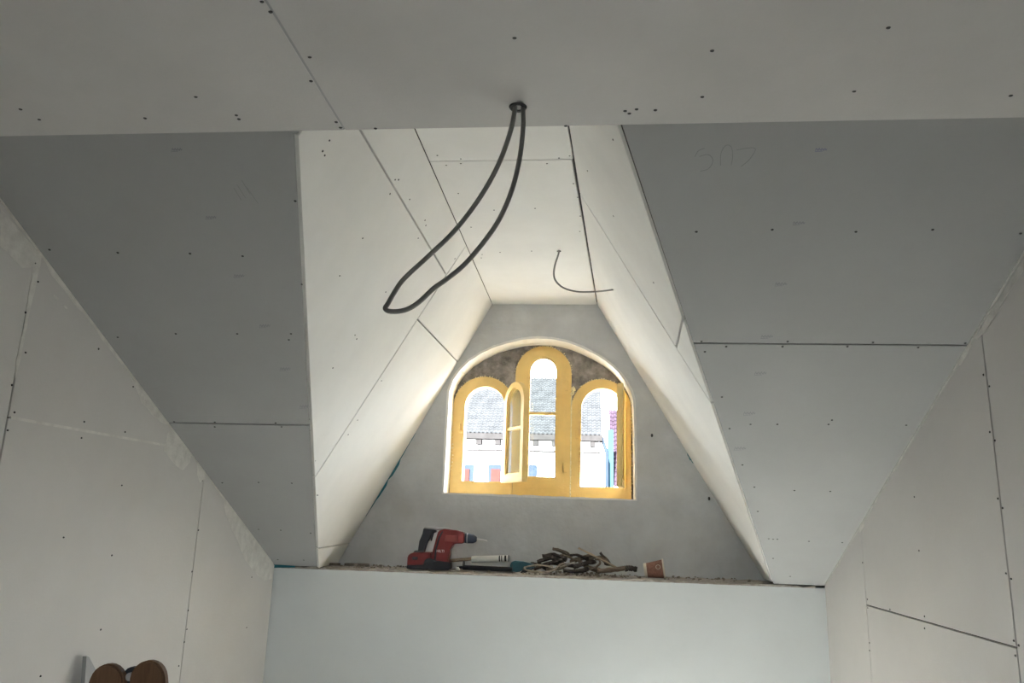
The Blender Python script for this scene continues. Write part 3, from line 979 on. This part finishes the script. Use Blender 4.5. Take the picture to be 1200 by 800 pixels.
body = profile('motor_housing', P((430, 560), (450, 420), (490, 250), (515, 160), (600, 132), (760, 145), (885, 170), (890, 300), (870, 315), (740, 320), (695, 400), (670, 560)), -0.034, 0.034, 'red', drill, 0.009, 3)
profile('housing_band', P((470, 560), (480, 400), (520, 240), (570, 160), (590, 165), (545, 260), (510, 400), (505, 560)), -0.0352, 0.0352, 'black', body, 0.002, 1)
profile('vent_panel', P((600, 300), (620, 205), (800, 205), (800, 300)), -0.0350, 0.0350, mat('dark_red_plastic', (0.19, 0.04, 0.035), 0.5, 0.1, 40), body, 0.003, 1)
profile('top_cover', P((300, 132), (305, 118), (600, 124), (885, 165), (885, 180), (760, 158), (600, 150), (480, 150)), -0.022, 0.022, 'grey', drill, 0.003, 1)
han = profile('handle', P((230, 440), (245, 300), (285, 200), (295, 125), (420, 140), (490, 160), (480, 185), (430, 190), (395, 280), (370, 290), (345, 350), (320, 440)), -0.019, 0.019, 'black', drill, 0.007, 3)
profile('trigger', P((395, 285), (425, 195), (440, 195), (412, 300)), -0.008, 0.008, 'black', han, 0.002, 1)
cz, cx_ = (657 - 243) / K, (880 - 100) / K
mb = MB().tube([(cx_, 0, cz), (cx_ + 0.006, 0, cz), (cx_ + 0.02, 0, cz - 0.001), (cx_ + 0.045, 0, cz - 0.003), (cx_ + 0.058, 0, cz - 0.004), (cx_ + 0.062, 0, cz - 0.004)],
               [0.021, 0.0235, 0.0235, 0.021, 0.014, 0.009], 20)
chuck = mb.build('chuck', mat('dark_blue_rubber', (0.03, 0.04, 0.065), 0.45, 0.1, 40), drill, True)
MB().tube([(cx_ + 0.012, 0, cz - 0.0005), (cx_ + 0.018, 0, cz - 0.0005)], [0.0242, 0.0242], 20).build('chuck_ring', 'grey', chuck)
MB().tube([(cx_ + 0.06, 0, cz - 0.004), (cx_ + 0.10, 0, cz - 0.009), (cx_ + 0.112, 0, cz - 0.0105), (cx_ + 0.115, 0, cz - 0.011)], [0.004, 0.0035, 0.003, 0.001], 10).build('drill_bit', 'steel', drill, True)
def text_mesh(txt, size, loc, parent, material, name):
    cu = bpy.data.curves.new('lettering', 'FONT')
    cu.body = txt
    cu.size = size
    cu.extrude = 0.0003
    cu.align_x, cu.align_y = 'CENTER', 'CENTER'
    t = bpy.data.objects.new('lettering', cu)
    COL.objects.link(t)
    dg = bpy.context.evaluated_depsgraph_get()
    me = bpy.data.meshes.new_from_object(t.evaluated_get(dg))
    bpy.data.objects.remove(t)
    me.materials.clear()
    me.materials.append(M[material])
    o = bpy.data.objects.new(name, me)
    COL.objects.link(o)
    o.parent = parent
    o.location = loc
    o.rotation_euler = (PI / 2, 0, 0)
    return o
text_mesh('HILTI', 0.017, ((560 - 100) / K, -0.0350, (657 - 420) / K), body, 'white', 'brand_lettering')

# caulking gun with a white cartridge
gx = at(536, 661, 3.70)
gun = empty('caulking_gun', (gx.x, 3.70, LZ), 'black and blue caulking gun lying on the ledge beside the drill', 'caulking gun', rz=math.radians(-2))
def half_pipe(x0, x1, r, th, z0, n=10):
    mb = MB()
    for x in (x0, x1):
        for rr in (r, r - th):
            for i in range(n + 1):
                a = PI + PI * i / n
                mb.v.append(Vector((x, rr * math.cos(a), z0 + rr * math.sin(a))))
    q = n + 1
    for i in range(n):
        mb.f += [[i, i + 1, 2 * q + i + 1, 2 * q + i], [q + i, q + i + 1, 3 * q + i + 1, 3 * q + i], [i, i + 1, q + i + 1, q + i], [2 * q + i, 2 * q + i + 1, 3 * q + i + 1, 3 * q + i]]
    for i in (0, n):
        mb.f.append([i, q + i, 3 * q + i, 2 * q + i])
    return mb
half_pipe(0.03, 0.262, 0.021, 0.002, 0.0225).build('cradle', 'black', gun)
MB().tube([(0.0, 0, 0.012), (0.03, 0, 0.014)], 0.006, 8).build('rod', 'black', gun, True)
MB().tube([(0.0, 0, 0.012), (-0.004, -0.010, 0.010), (0.004, -0.025, 0.008)], 0.004, 8).build('rod_hook', 'steel', gun, True)
profile('housing', [(0.250, 0.004), (0.250, 0.040), (0.265, 0.052), (0.310, 0.050), (0.360, 0.040), (0.370, 0.030), (0.340, 0.018), (0.310, 0.012), (0.290, 0.002)], -0.016, 0.016, 'blue', gun, 0.004, 2)
profile('trigger', [(0.300, 0.0), (0.310, 0.014), (0.360, 0.026), (0.363, 0.020), (0.325, 0.002)], -0.030, -0.018, 'black', gun, 0.002, 1)
for x in (0.03, 0.260):
    MB().tube([(x - 0.001, 0, 0.0225), (x + 0.002, 0, 0.0225)], 0.0215, 16).build('end_plate', 'black', gun)
ct = at(553, 654, 3.715)
cart = empty('sealant_cartridge', (ct.x, 3.715, LZ + 0.049), 'white sealant cartridge with black print lying on the caulking gun', 'cartridge', rz=math.radians(-2))
rt = Matrix.Rotation(math.radians(-3.5), 4, 'Y')
def tilt(mbx):
    mbx.v = [rt @ Vector(v) for v in mbx.v]
    return mbx
tb_ = tilt(MB().tube([(0, 0, 0), (0.172, 0, 0)], 0.0155, 18)).build('tube', 'white', cart, True)
tilt(MB().tube([(0.172, 0, 0), (0.176, 0, 0), (0.178, 0, 0)], [0.0157, 0.0157, 0.013], 18)).build('cap', 'grey', cart, True)
for x, wd in ((0.130, 0.006), (0.141, 0.004), (0.156, 0.009)):
    n_ = 8
    mb = MB()
    for xx in (x, x + wd):
        for i in range(n_ + 1):
            a = PI * 0.62 + PI * 0.66 * i / n_
            mb.v.append(Vector((xx, 0.01575 * math.cos(a), 0.01575 * math.sin(a))))
    for i in range(n_):
        mb.f.append([i, i + 1, n_ + 2 + i, n_ + 1 + i])
    tilt(mb).build('print_band', 'black', tb_)

# wood lath behind the drill
def strip(name, pts, wdt, th, material, label, cat, group=None, smooth=False):
    """a flat strip following a path: width along depth/vertical mix, real thickness"""
    pts = [Vector(p) for p in pts]
    base = min(pts, key=lambda p: p.z)
    sp = spline(pts, 3) if len(pts) > 2 else pts
    mb = MB()
    N = len(sp)
    for i, p in enumerate(sp):
        t = (sp[min(i + 1, N - 1)] - sp[max(i - 1, 0)]).normalized()
        s_ = t.cross(Vector((0, 0.35, 1))).normalized()
        if s_.y < 0:
            s_ = -s_
        nn = t.cross(s_).normalized()
        ww = wdt * (0.75 + 0.25 * math.sin(3 + i * 0.9)) * (0.55 if i in (0, N - 1) else 1)
        for a, b in ((-1, -1), (1, -1), (1, 1), (-1, 1)):
            mb.v.append(p - base + s_ * a * ww * random.uniform(0.35, 0.62) + nn * b * th * random.uniform(0.3, 0.65) + t * random.uniform(-0.2, 0.2) * ww)
    for i in range(N - 1):
        for q in range(4):
            r_ = (q + 1) % 4
            mb.f.append([i * 4 + q, i * 4 + r_, i * 4 + 4 + r_, i * 4 + 4 + q])
    mb.f += [[3, 2, 1, 0], [N * 4 - 4, N * 4 - 3, N * 4 - 2, N * 4 - 1]]
    zmin = min(v.z for v in mb.v)
    o = mb.build(name, material)
    o.location = base
    if o.location.z + zmin < LZ:
        o.location.z = LZ - zmin
    return tag(o, label, cat, group)
L = lambda px, py, y: at(px, py, y)
strip('wood_lath', [L(524, 657, 3.76), L(556, 654, 3.77)], 0.03, 0.012, 'palewood', 'short beige wood lath lying behind the caulking gun rod', 'lath')
strip('wood_splinter', [L(677.5, 642, 3.71), L(700, 653, 3.70), L(723, 665, 3.69)], 0.012, 0.008, 'palewood', 'thin pale wooden stick leaning up out of the debris pile', 'stick')
# curled pale strips at the front
G = 'wood scraps heaped on the window ledge'
strip('bark_strip', [L(648, 664, 3.67), L(630, 662, 3.67), L(615, 664.5, 3.66), L(618, 668, 3.645), L(634, 670, 3.64), L(647, 669, 3.64), L(656, 661.5, 3.645), L(662, 660, 3.65)], 0.014, 0.008,
      mat('pale_bark', (0.30, 0.26, 0.21), 0.9, 0.25, 50, 0.5, 120), 'pale hooked bark strip curled at the front of the debris heap', 'bark')
strip('bark_strip', [L(687, 668, 3.65), L(697, 665, 3.65), L(703, 660, 3.65), L(702, 656, 3.655), L(697, 655, 3.66)], 0.012, 0.006, 'oldwood', 'small brown curl of bark standing below the leaning pale stick', 'bark')
strip('wood_splinter', [L(656, 664, 3.655), L(664, 661.5, 3.66), L(674, 658.5, 3.66)], 0.010, 0.006, mat('grey_wood', (0.33, 0.31, 0.28), 0.9, 0.2, 40), 'short light grey splinter in the middle of the debris heap', 'splinter')
strip('wood_splinter', [L(649, 652, 3.72), L(660, 650, 3.72), L(672, 655, 3.72)], 0.014, 0.007, 'oldwood', 'brown arched splinter lying across the top of the debris heap', 'splinter')
def log(name, pts, r, material, label, cat, group=None):
    pts = [Vector(p) for p in pts]
    base = Vector((pts[0].x, pts[0].y, LZ))
    sp = spline(pts, 5)
    rad = [r * random.uniform(0.8, 1.12) for _ in sp]
    mb = MB().tube([p - base for p in sp], rad, 9)
    for i, v in enumerate(mb.v):
        mb.v[i] = v + Vector((random.uniform(-1, 1), random.uniform(-1, 1), random.uniform(-1, 1))) * r * 0.13
    zmin = min(v.z for v in mb.v)
    if zmin < 0:
        for v in mb.v:
            v.z -= zmin
    o = mb.build(name, material)
    o.location = base
    return tag(o, label, cat, group)
log('branch_piece', [L(700, 669, 3.67), L(716, 667.5, 3.675), L(733, 665.5, 3.68)], 0.011, 'oldwood', 'brown broken branch piece lying at the right end of the debris heap', 'branch')
log('branch_stub', [L(733, 666, 3.69), L(739, 665.5, 3.70), L(746.5, 667, 3.70)], 0.013, 'bark', 'dark knobbly branch stub between the broken branch and the paper cup', 'branch')
darks = [((648, 643), (657, 645), (668, 652), 3.74), ((636, 652), (650, 650), (664, 656), 3.73), ((630, 658), (646, 654), (660, 658), 3.71), ((640, 667), (655, 666), (668, 660), 3.70),
         ((664, 652), (676, 650), (690, 656), 3.74), ((672, 664), (686, 660), (698, 658), 3.70), ((690, 656), (702, 652), (712, 660), 3.74), ((660, 668), (676, 669), (690, 667), 3.66),
         ((626, 666), (640, 661), (654, 657), 3.69), ((678, 656), (688, 664), (702, 668), 3.72), ((704, 648), (709, 654), (713, 662), 3.76), ((622, 660), (634, 662), (646, 668), 3.74),
         ((668, 658), (680, 654), (694, 650), 3.77), ((645, 660), (660, 661), (678, 664), 3.75)]
for i, (a, b, c, y) in enumerate(darks):
    nm, lab, ct_ = (('wood_splinter', 'dark brown wood splinter jumbled in the debris heap on the ledge', 'splinter'), ('bark_strip', 'dark flat bark strip jumbled in the debris heap on the ledge', 'bark'))[i % 2]
    strip(nm, [L(*a, y), L(*b, y - 0.01), L(*c, y)], 0.022 + 0.022 * random.random(), 0.008 + 0.010 * random.random(), 'bark' if i % 3 else 'oldwood', lab, ct_, G)

# paper cup lying on its side
cpx = at(755, 667, 3.68)
cup = empty('paper_cup', (cpx.x, 3.68, LZ), 'crushed brown paper cup with cream rim lying at the right of the debris', 'cup', rz=math.radians(-6))
Rb, Rt, Lc = 0.030, 0.041, 0.088
tilt_c = Matrix.Translation((0, 0, Rb)) @ Matrix.Rotation(-math.atan2(Rt - Rb, Lc), 4, 'Y')
def lathe_x(prof, n=24):
    mb = MB()
    for x, r in prof:
        for i in range(n):
            a = 2 * PI * i / n
            mb.v.append(tilt_c @ Vector((x, r * math.cos(a), r * math.sin(a))))
    for j in range(len(prof) - 1):
        for i in range(n):
            q = (i + 1) % n
            mb.f.append([j * n + i, j * n + q, (j + 1) * n + q, (j + 1) * n + i])
    return mb
lathe_x([(0.012, Rb + 0.0015), (Lc - 0.003, Rt), (Lc - 0.003, Rt - 0.0015), (0.012, Rb)]).build('sleeve', 'cup', cup, True)
lathe_x([(0.0, Rb - 0.004), (0.0, Rb + 0.0008), (0.0125, Rb + 0.0022), (0.0125, Rb), (0.004, Rb - 0.002), (0.004, 0.0005)]).build('cup_base', 'cupwhite', cup)
lathe_x([(Lc - 0.004, Rt - 0.0005), (Lc - 0.004, Rt + 0.0022), (Lc - 0.001, Rt + 0.0032), (Lc + 0.002, Rt + 0.002), (Lc + 0.002, Rt - 0.001)]).build('rim', 'cupwhite', cup, True)
# small round emblem on the sleeve
bpy.context.view_layer.update()
mb = MB()
for i in range(16):
    a0, a1 = 2 * PI * i / 16, 2 * PI * (i + 1) / 16
    for (ra, rb_) in ((0.0085, 0.0105),):
        q = []
        for rr, aa in ((ra, a0), (rb_, a0), (rb_, a1), (ra, a1)):
            x, s_ = 0.064 + rr * math.cos(aa), 0.012 + rr * math.sin(aa)
            R_ = Rb + 0.0022 + (Rt - Rb) * (x - 0.012) / (Lc - 0.015)
            an = -PI + s_ / R_
            q.append(tilt_c @ Vector((x, R_ * math.cos(an), -R_ * math.sin(an))))
        o_ = len(mb.v)
        mb.v += q
        mb.f.append([o_, o_ + 1, o_ + 2, o_ + 3])
mb.build('emblem', 'cupwhite', cup)

# little white plug lump in front of the drill
o = link('plaster_lump', *blob((0, 0, 0.008), 0.010), M['white'])
p = at(537, 664, 3.65)
o.location = (p.x, 3.65, LZ)
tag(o, 'small white plaster lump on the ledge in front of the drill', 'lump')

# crumbs and dust along the ledge
def crumbs():
    mb = MB()
    for i in range(420):
        u = random.random()
        x = random.uniform(-1.14, 0.74)
        if u < 0.4:
            x = random.gauss(0.0, 0.25)
        elif u < 0.55:
            x = random.gauss(-0.95, 0.12)
        if not -1.15 < x < 0.76:
            continue
        y = random.uniform(YK + 0.004, YB - 0.03)
        if (dr_at.x - 0.02 < x < dr_at.x + 0.66 and y > 3.635) or (cpx.x - 0.02 < x < cpx.x + 0.13 and y > 3.63):
            continue
        r = random.uniform(0.0015, 0.006) if random.random() < 0.9 else random.uniform(0.006, 0.010)
        z = LZ + r * 0.4
        a = random.uniform(0, 6)
        pts = [Vector((x + r * math.cos(a + q * 1.57) * random.uniform(.7, 1.5), y + r * math.sin(a + q * 1.57) * random.uniform(.7, 1.5), z - r * 0.5)) for q in range(4)]
        tp = [p_ + Vector((0, 0, r * random.uniform(0.6, 1.1))) - (p_ - Vector((x, y, p_.z))) * 0.35 for p_ in pts]
        mb.add(pts + tp, [[0, 3, 2, 1], [4, 5, 6, 7], [0, 1, 5, 4], [1, 2, 6, 5], [2, 3, 7, 6], [3, 0, 4, 7]])
    o = mb.build('rubble_crumbs', 'dust')
    tag(o, 'fine brown rubble crumbs and dust scattered along the ledge', 'rubble', kind='stuff')
crumbs()
# flat mortar flakes at the left end of the ledge
for i, (px, y, r) in enumerate(((392, 3.72, 0.03), (411, 3.74, 0.035), (424, 3.76, 0.04))):
    p = at(px, 658, y)
    pts = [(r * math.cos(a) * random.uniform(.7, 1.2), 0.6 * r * math.sin(a) * random.uniform(.7, 1.2), 0) for a in [q * 2 * PI / 8 for q in range(8)]]
    o = link('mortar_flake', *prism(pts, Vector((0.1, 0.05, 1)), 0, 0.010), M['dust'])
    o.location = (p.x, y, LZ)
    tag(o, 'flat brown mortar flake on the ledge beside the left dormer cheek', 'mortar', 'mortar flakes on the ledge')

# ================================================================= STEPLADDER AND OFFCUT (lower left)
LT = at(150, 778, 1.20)
YL = 1.20
lad = empty('stepladder', (LT.x, YL - 0.2, 0), 'brown wooden stepladder with rounded rail tops in front of the left wall', 'stepladder')
RW = 0.056
def rail(sgn, y0, y1, top_x, top_z, name='rail'):
    """upright rail with a rounded head, spreading outwards to the floor"""
    foot = top_x + sgn * 0.30
    d = Vector((top_x - foot, 0, top_z - RW / 2)).normalized()
    sx = Vector((d.z, 0, -d.x))
    c = Vector((top_x, 0, top_z - RW / 2))
    f0 = Vector((foot, 0, 0))
    hw = RW / 2
    pts = [f0 - sx * hw, f0 + sx * hw]
    for i in range(13):
        a = PI * i / 12
        pts.append(c + sx * (hw * math.cos(a)) + d * (hw * math.sin(a)))
    for p_ in pts[:2]:
        p_.z = 0
    mb = MB().add(*prism([(p_.x, y0, p_.z) for p_ in pts], Vector((0, 1, 0)), 0, y1 - y0))
    o = part(mb, name, 'ladder', lad)
    bevel(o, 0.0025, 2)
    return o
tl, tr_ = at(127, 778, YL), at(174.5, 774, YL)
for y0 in (YL, YL - 0.40):
    rail(-1, y0, y0 + 0.014, tl.x, tl.z)
    rail(1, y0, y0 + 0.014, tr_.x, tr_.z)
    c = Vector(((tl.x + tr_.x) / 2, y0 + 0.019, (tl.z + tr_.z) / 2 - 0.022))
    hg = part(MB().tube([c + Vector((0, -0.006, 0)), c + Vector((0, 0.004, 0))], 0.0135, 18), 'hinge', 'black', lad)
    part(MB().tube([c + Vector((0, -0.012, 0)), c + Vector((0, 0.008, 0))], 0.006, 12), 'hinge_pin', 'steel', hg)
for i in range(4):
    z = 0.28 + i * 0.26
    xx = tl.x - 0.30 * (1 - z / (tl.z))
    part(MB().box((xx - 0.025, YL - 0.376, z - 0.011), (xx + 0.025, YL, z + 0.011)), 'step', 'ladder', lad)
    xx = tr_.x + 0.30 * (1 - z / (tr_.z))
    if i % 2 == 0:
        part(MB().box((xx - 0.012, YL - 0.376, z - 0.012), (xx + 0.012, YL, z + 0.012)), 'stretcher', 'ladder', lad)
# plasterboard offcut with a slanting top, leaning on the left wall
pk = plane3((xl(2.2) + 0.14, 2.2, 0), (xl(2.6) + 0.14, 2.6, 0), (xl(2.2) + 0.02, 2.2, 1.3))
tp = hit(101.5, 768.5, pk)
tip2 = hit(113, 790, pk)
tipb = hit(104.5, 769.5, pk)
dz = (tip2.z - tp.z) / (tip2.y - tp.y)
def on_pk(y, z):
    n, c = pk
    return Vector(((c - n.y * y - n.z * z) / n.x, y, z))
pp = [on_pk(tp.y, 0), on_pk(tp.y + 0.35, 0), on_pk(tp.y + 0.35, max(0.1, tp.z + dz * 0.35)), tipb, on_pk(tp.y, tp.z)]
nn = pk[0] if pk[0].x < 0 else -pk[0]
o = link('plasterboard_offcut', *prism(pp, nn, 0, 0.0125), M['board_slope'])
tag(o, 'plasterboard offcut with slanting top leaning on left wall behind stepladder', 'board')

# ================================================================= OUTSIDE
gr = MB().box((-60, -60, -7.2), (60, 90, -7.0)).build('street_ground', 'street')
tag(gr, 'grey street ground far below the attic window', 'ground', kind='structure')
YN = 25.0
nb = empty('neighbour_house', (-1.5, YN, -7), 'white house across the street with grey tiled roof seen through the window', 'house')
ez = at(600, 508, YN).z
xe = at(704, 500, YN).x
part(MB().box((-9, YN + 0.35, -7), (xe - 0.05, YN + 7, ez - 0.05)), 'wall', 'facade', nb)
part(MB().box((-9.2, YN - 0.02, ez - 0.18), (xe + 0.05, YN + 0.5, ez)), 'eave_board', 'brown', nb)
part(MB().box((-9.1, YN + 0.22, ez - 0.56), (xe, YN + 0.40, ez - 0.50)), 'cornice', 'brown', nb)
for i in range(14):
    x = xe - 0.25 - i * 0.62
    part(MB().box((x - 0.09, YN + 0.04, ez - 0.36), (x + 0.09, YN + 0.36, ez - 0.18)), 'bracket', 'brown', nb)
for px in (548, 580, 622):
    p = at(px, 552, YN + 0.35)
    fw = part(MB().box((p.x - 0.3, YN + 0.30, p.z - 2.0), (p.x + 0.3, YN + 0.36, p.z + 0.30)), 'window', 'white', nb)
    part(MB().box((p.x - 0.22, YN + 0.285, p.z - 1.9), (p.x + 0.22, YN + 0.31, p.z + 0.22)), 'pane', 'pane_far', fw)
for px in (546, 582):
    p = at(px, 556, YN + 0.30)
    part(MB().box((p.x - 0.18, YN + 0.22, p.z - 2.0), (p.x + 0.12, YN + 0.26, p.z + 0.18)), 'shutter', 'shutter', nb)
# roof of interlocking tiles: rows of curved tiles in one mesh
def tiled_roof(x0, x1, y_e, z_e, y_r, z_r, dx, dz_, amp):
    mb = MB()
    L_ = math.hypot(y_r - y_e, z_r - z_e)
    t = Vector((0, (y_r - y_e) / L_, (z_r - z_e) / L_))
    n_ = Vector((0, -t.z, t.y))
    rows = int(L_ / dz_)
    cols = int((x1 - x0) / dx)
    for r_ in range(rows):
        a = Vector((0, y_e, z_e)) + t * (r_ * dz_)
        b = a + t * (dz_ * 1.08)
        for c_ in range(cols):
            xa = x0 + c_ * dx
            prof = [(0, 0.0), (0.25, amp), (0.5, amp * 0.9), (0.75, 0.0), (1.0, 0.0)]
            base = len(mb.v)
            for u, h in prof:
                mb.v.append(a + Vector((xa + u * dx, 0, 0)) + n_ * (h + 0.05))
            for u, h in prof:
                mb.v.append(b + Vector((xa + u * dx, 0, 0)) + n_ * (h + 0.005))
            for u, h in prof:
                mb.v.append(a + Vector((xa + u * dx, 0, 0)) + n_ * (h - 0.0))
            for q in range(4):
                mb.f.append([base + q, base + q + 1, base + 6 + q, base + 5 + q])
                mb.f.append([base + 10 + q, base + 11 + q, base + 1 + q, base + q])
    return mb
YRD = YN + 3.6
zr = hit(635, 443, yplane(YRD)).z
o = part(tiled_roof(-8, xe + 0.05, YN, ez, YRD, zr, 0.14, 0.19, 0.03), 'roof_tiles', 'tile', nb)
o['kind'] = 'stuff'
part(MB().add(*prism([(-8.2, YN + 0.02, ez - 0.02), (-8.2, YRD, zr - 0.02), (-8.2, YRD + 3.6, ez - 0.02)], Vector((1, 0, 0)), 0, 8.2 + xe)), 'roof_body', 'brown', nb)
# blue-clad house edge with a purple tiled roof right of it
n2 = empty('tiled_house', (1.2, YN + 3, -7), 'blue-edged house with purple red tiles beside the white house', 'house')
a, b = at(712, 500, YN + 1), at(719, 500, YN + 1)
part(MB().box((a.x, YN + 1, -7), (b.x, YN + 1.2, at(715, 503, YN + 1).z)), 'blue_post', 'bluepaint', n2)
part(MB().box((b.x - 0.02, YN + 2.2, -7), (b.x + 4, YN + 6, at(722, 572, YN + 3).z)), 'wall', 'bluepaint', n2)
lo_, hi_ = at(720, 570, YN + 1.2), at(720, 477, YN + 4.5)
o = part(tiled_roof(b.x - 0.06, b.x + 3.5, YN + 1.2, lo_.z, YN + 4.5, hi_.z, 0.16, 0.24, 0.04), 'roof_tiles', 'tilered', n2)
o['kind'] = 'stuff'
part(MB().tube([at(705, 512, YN + 0.3), at(711, 530, YN + 0.3), at(711.5, 640, YN + 0.3)], 0.06, 8), 'downpipe', 'pane_far', nb, True)
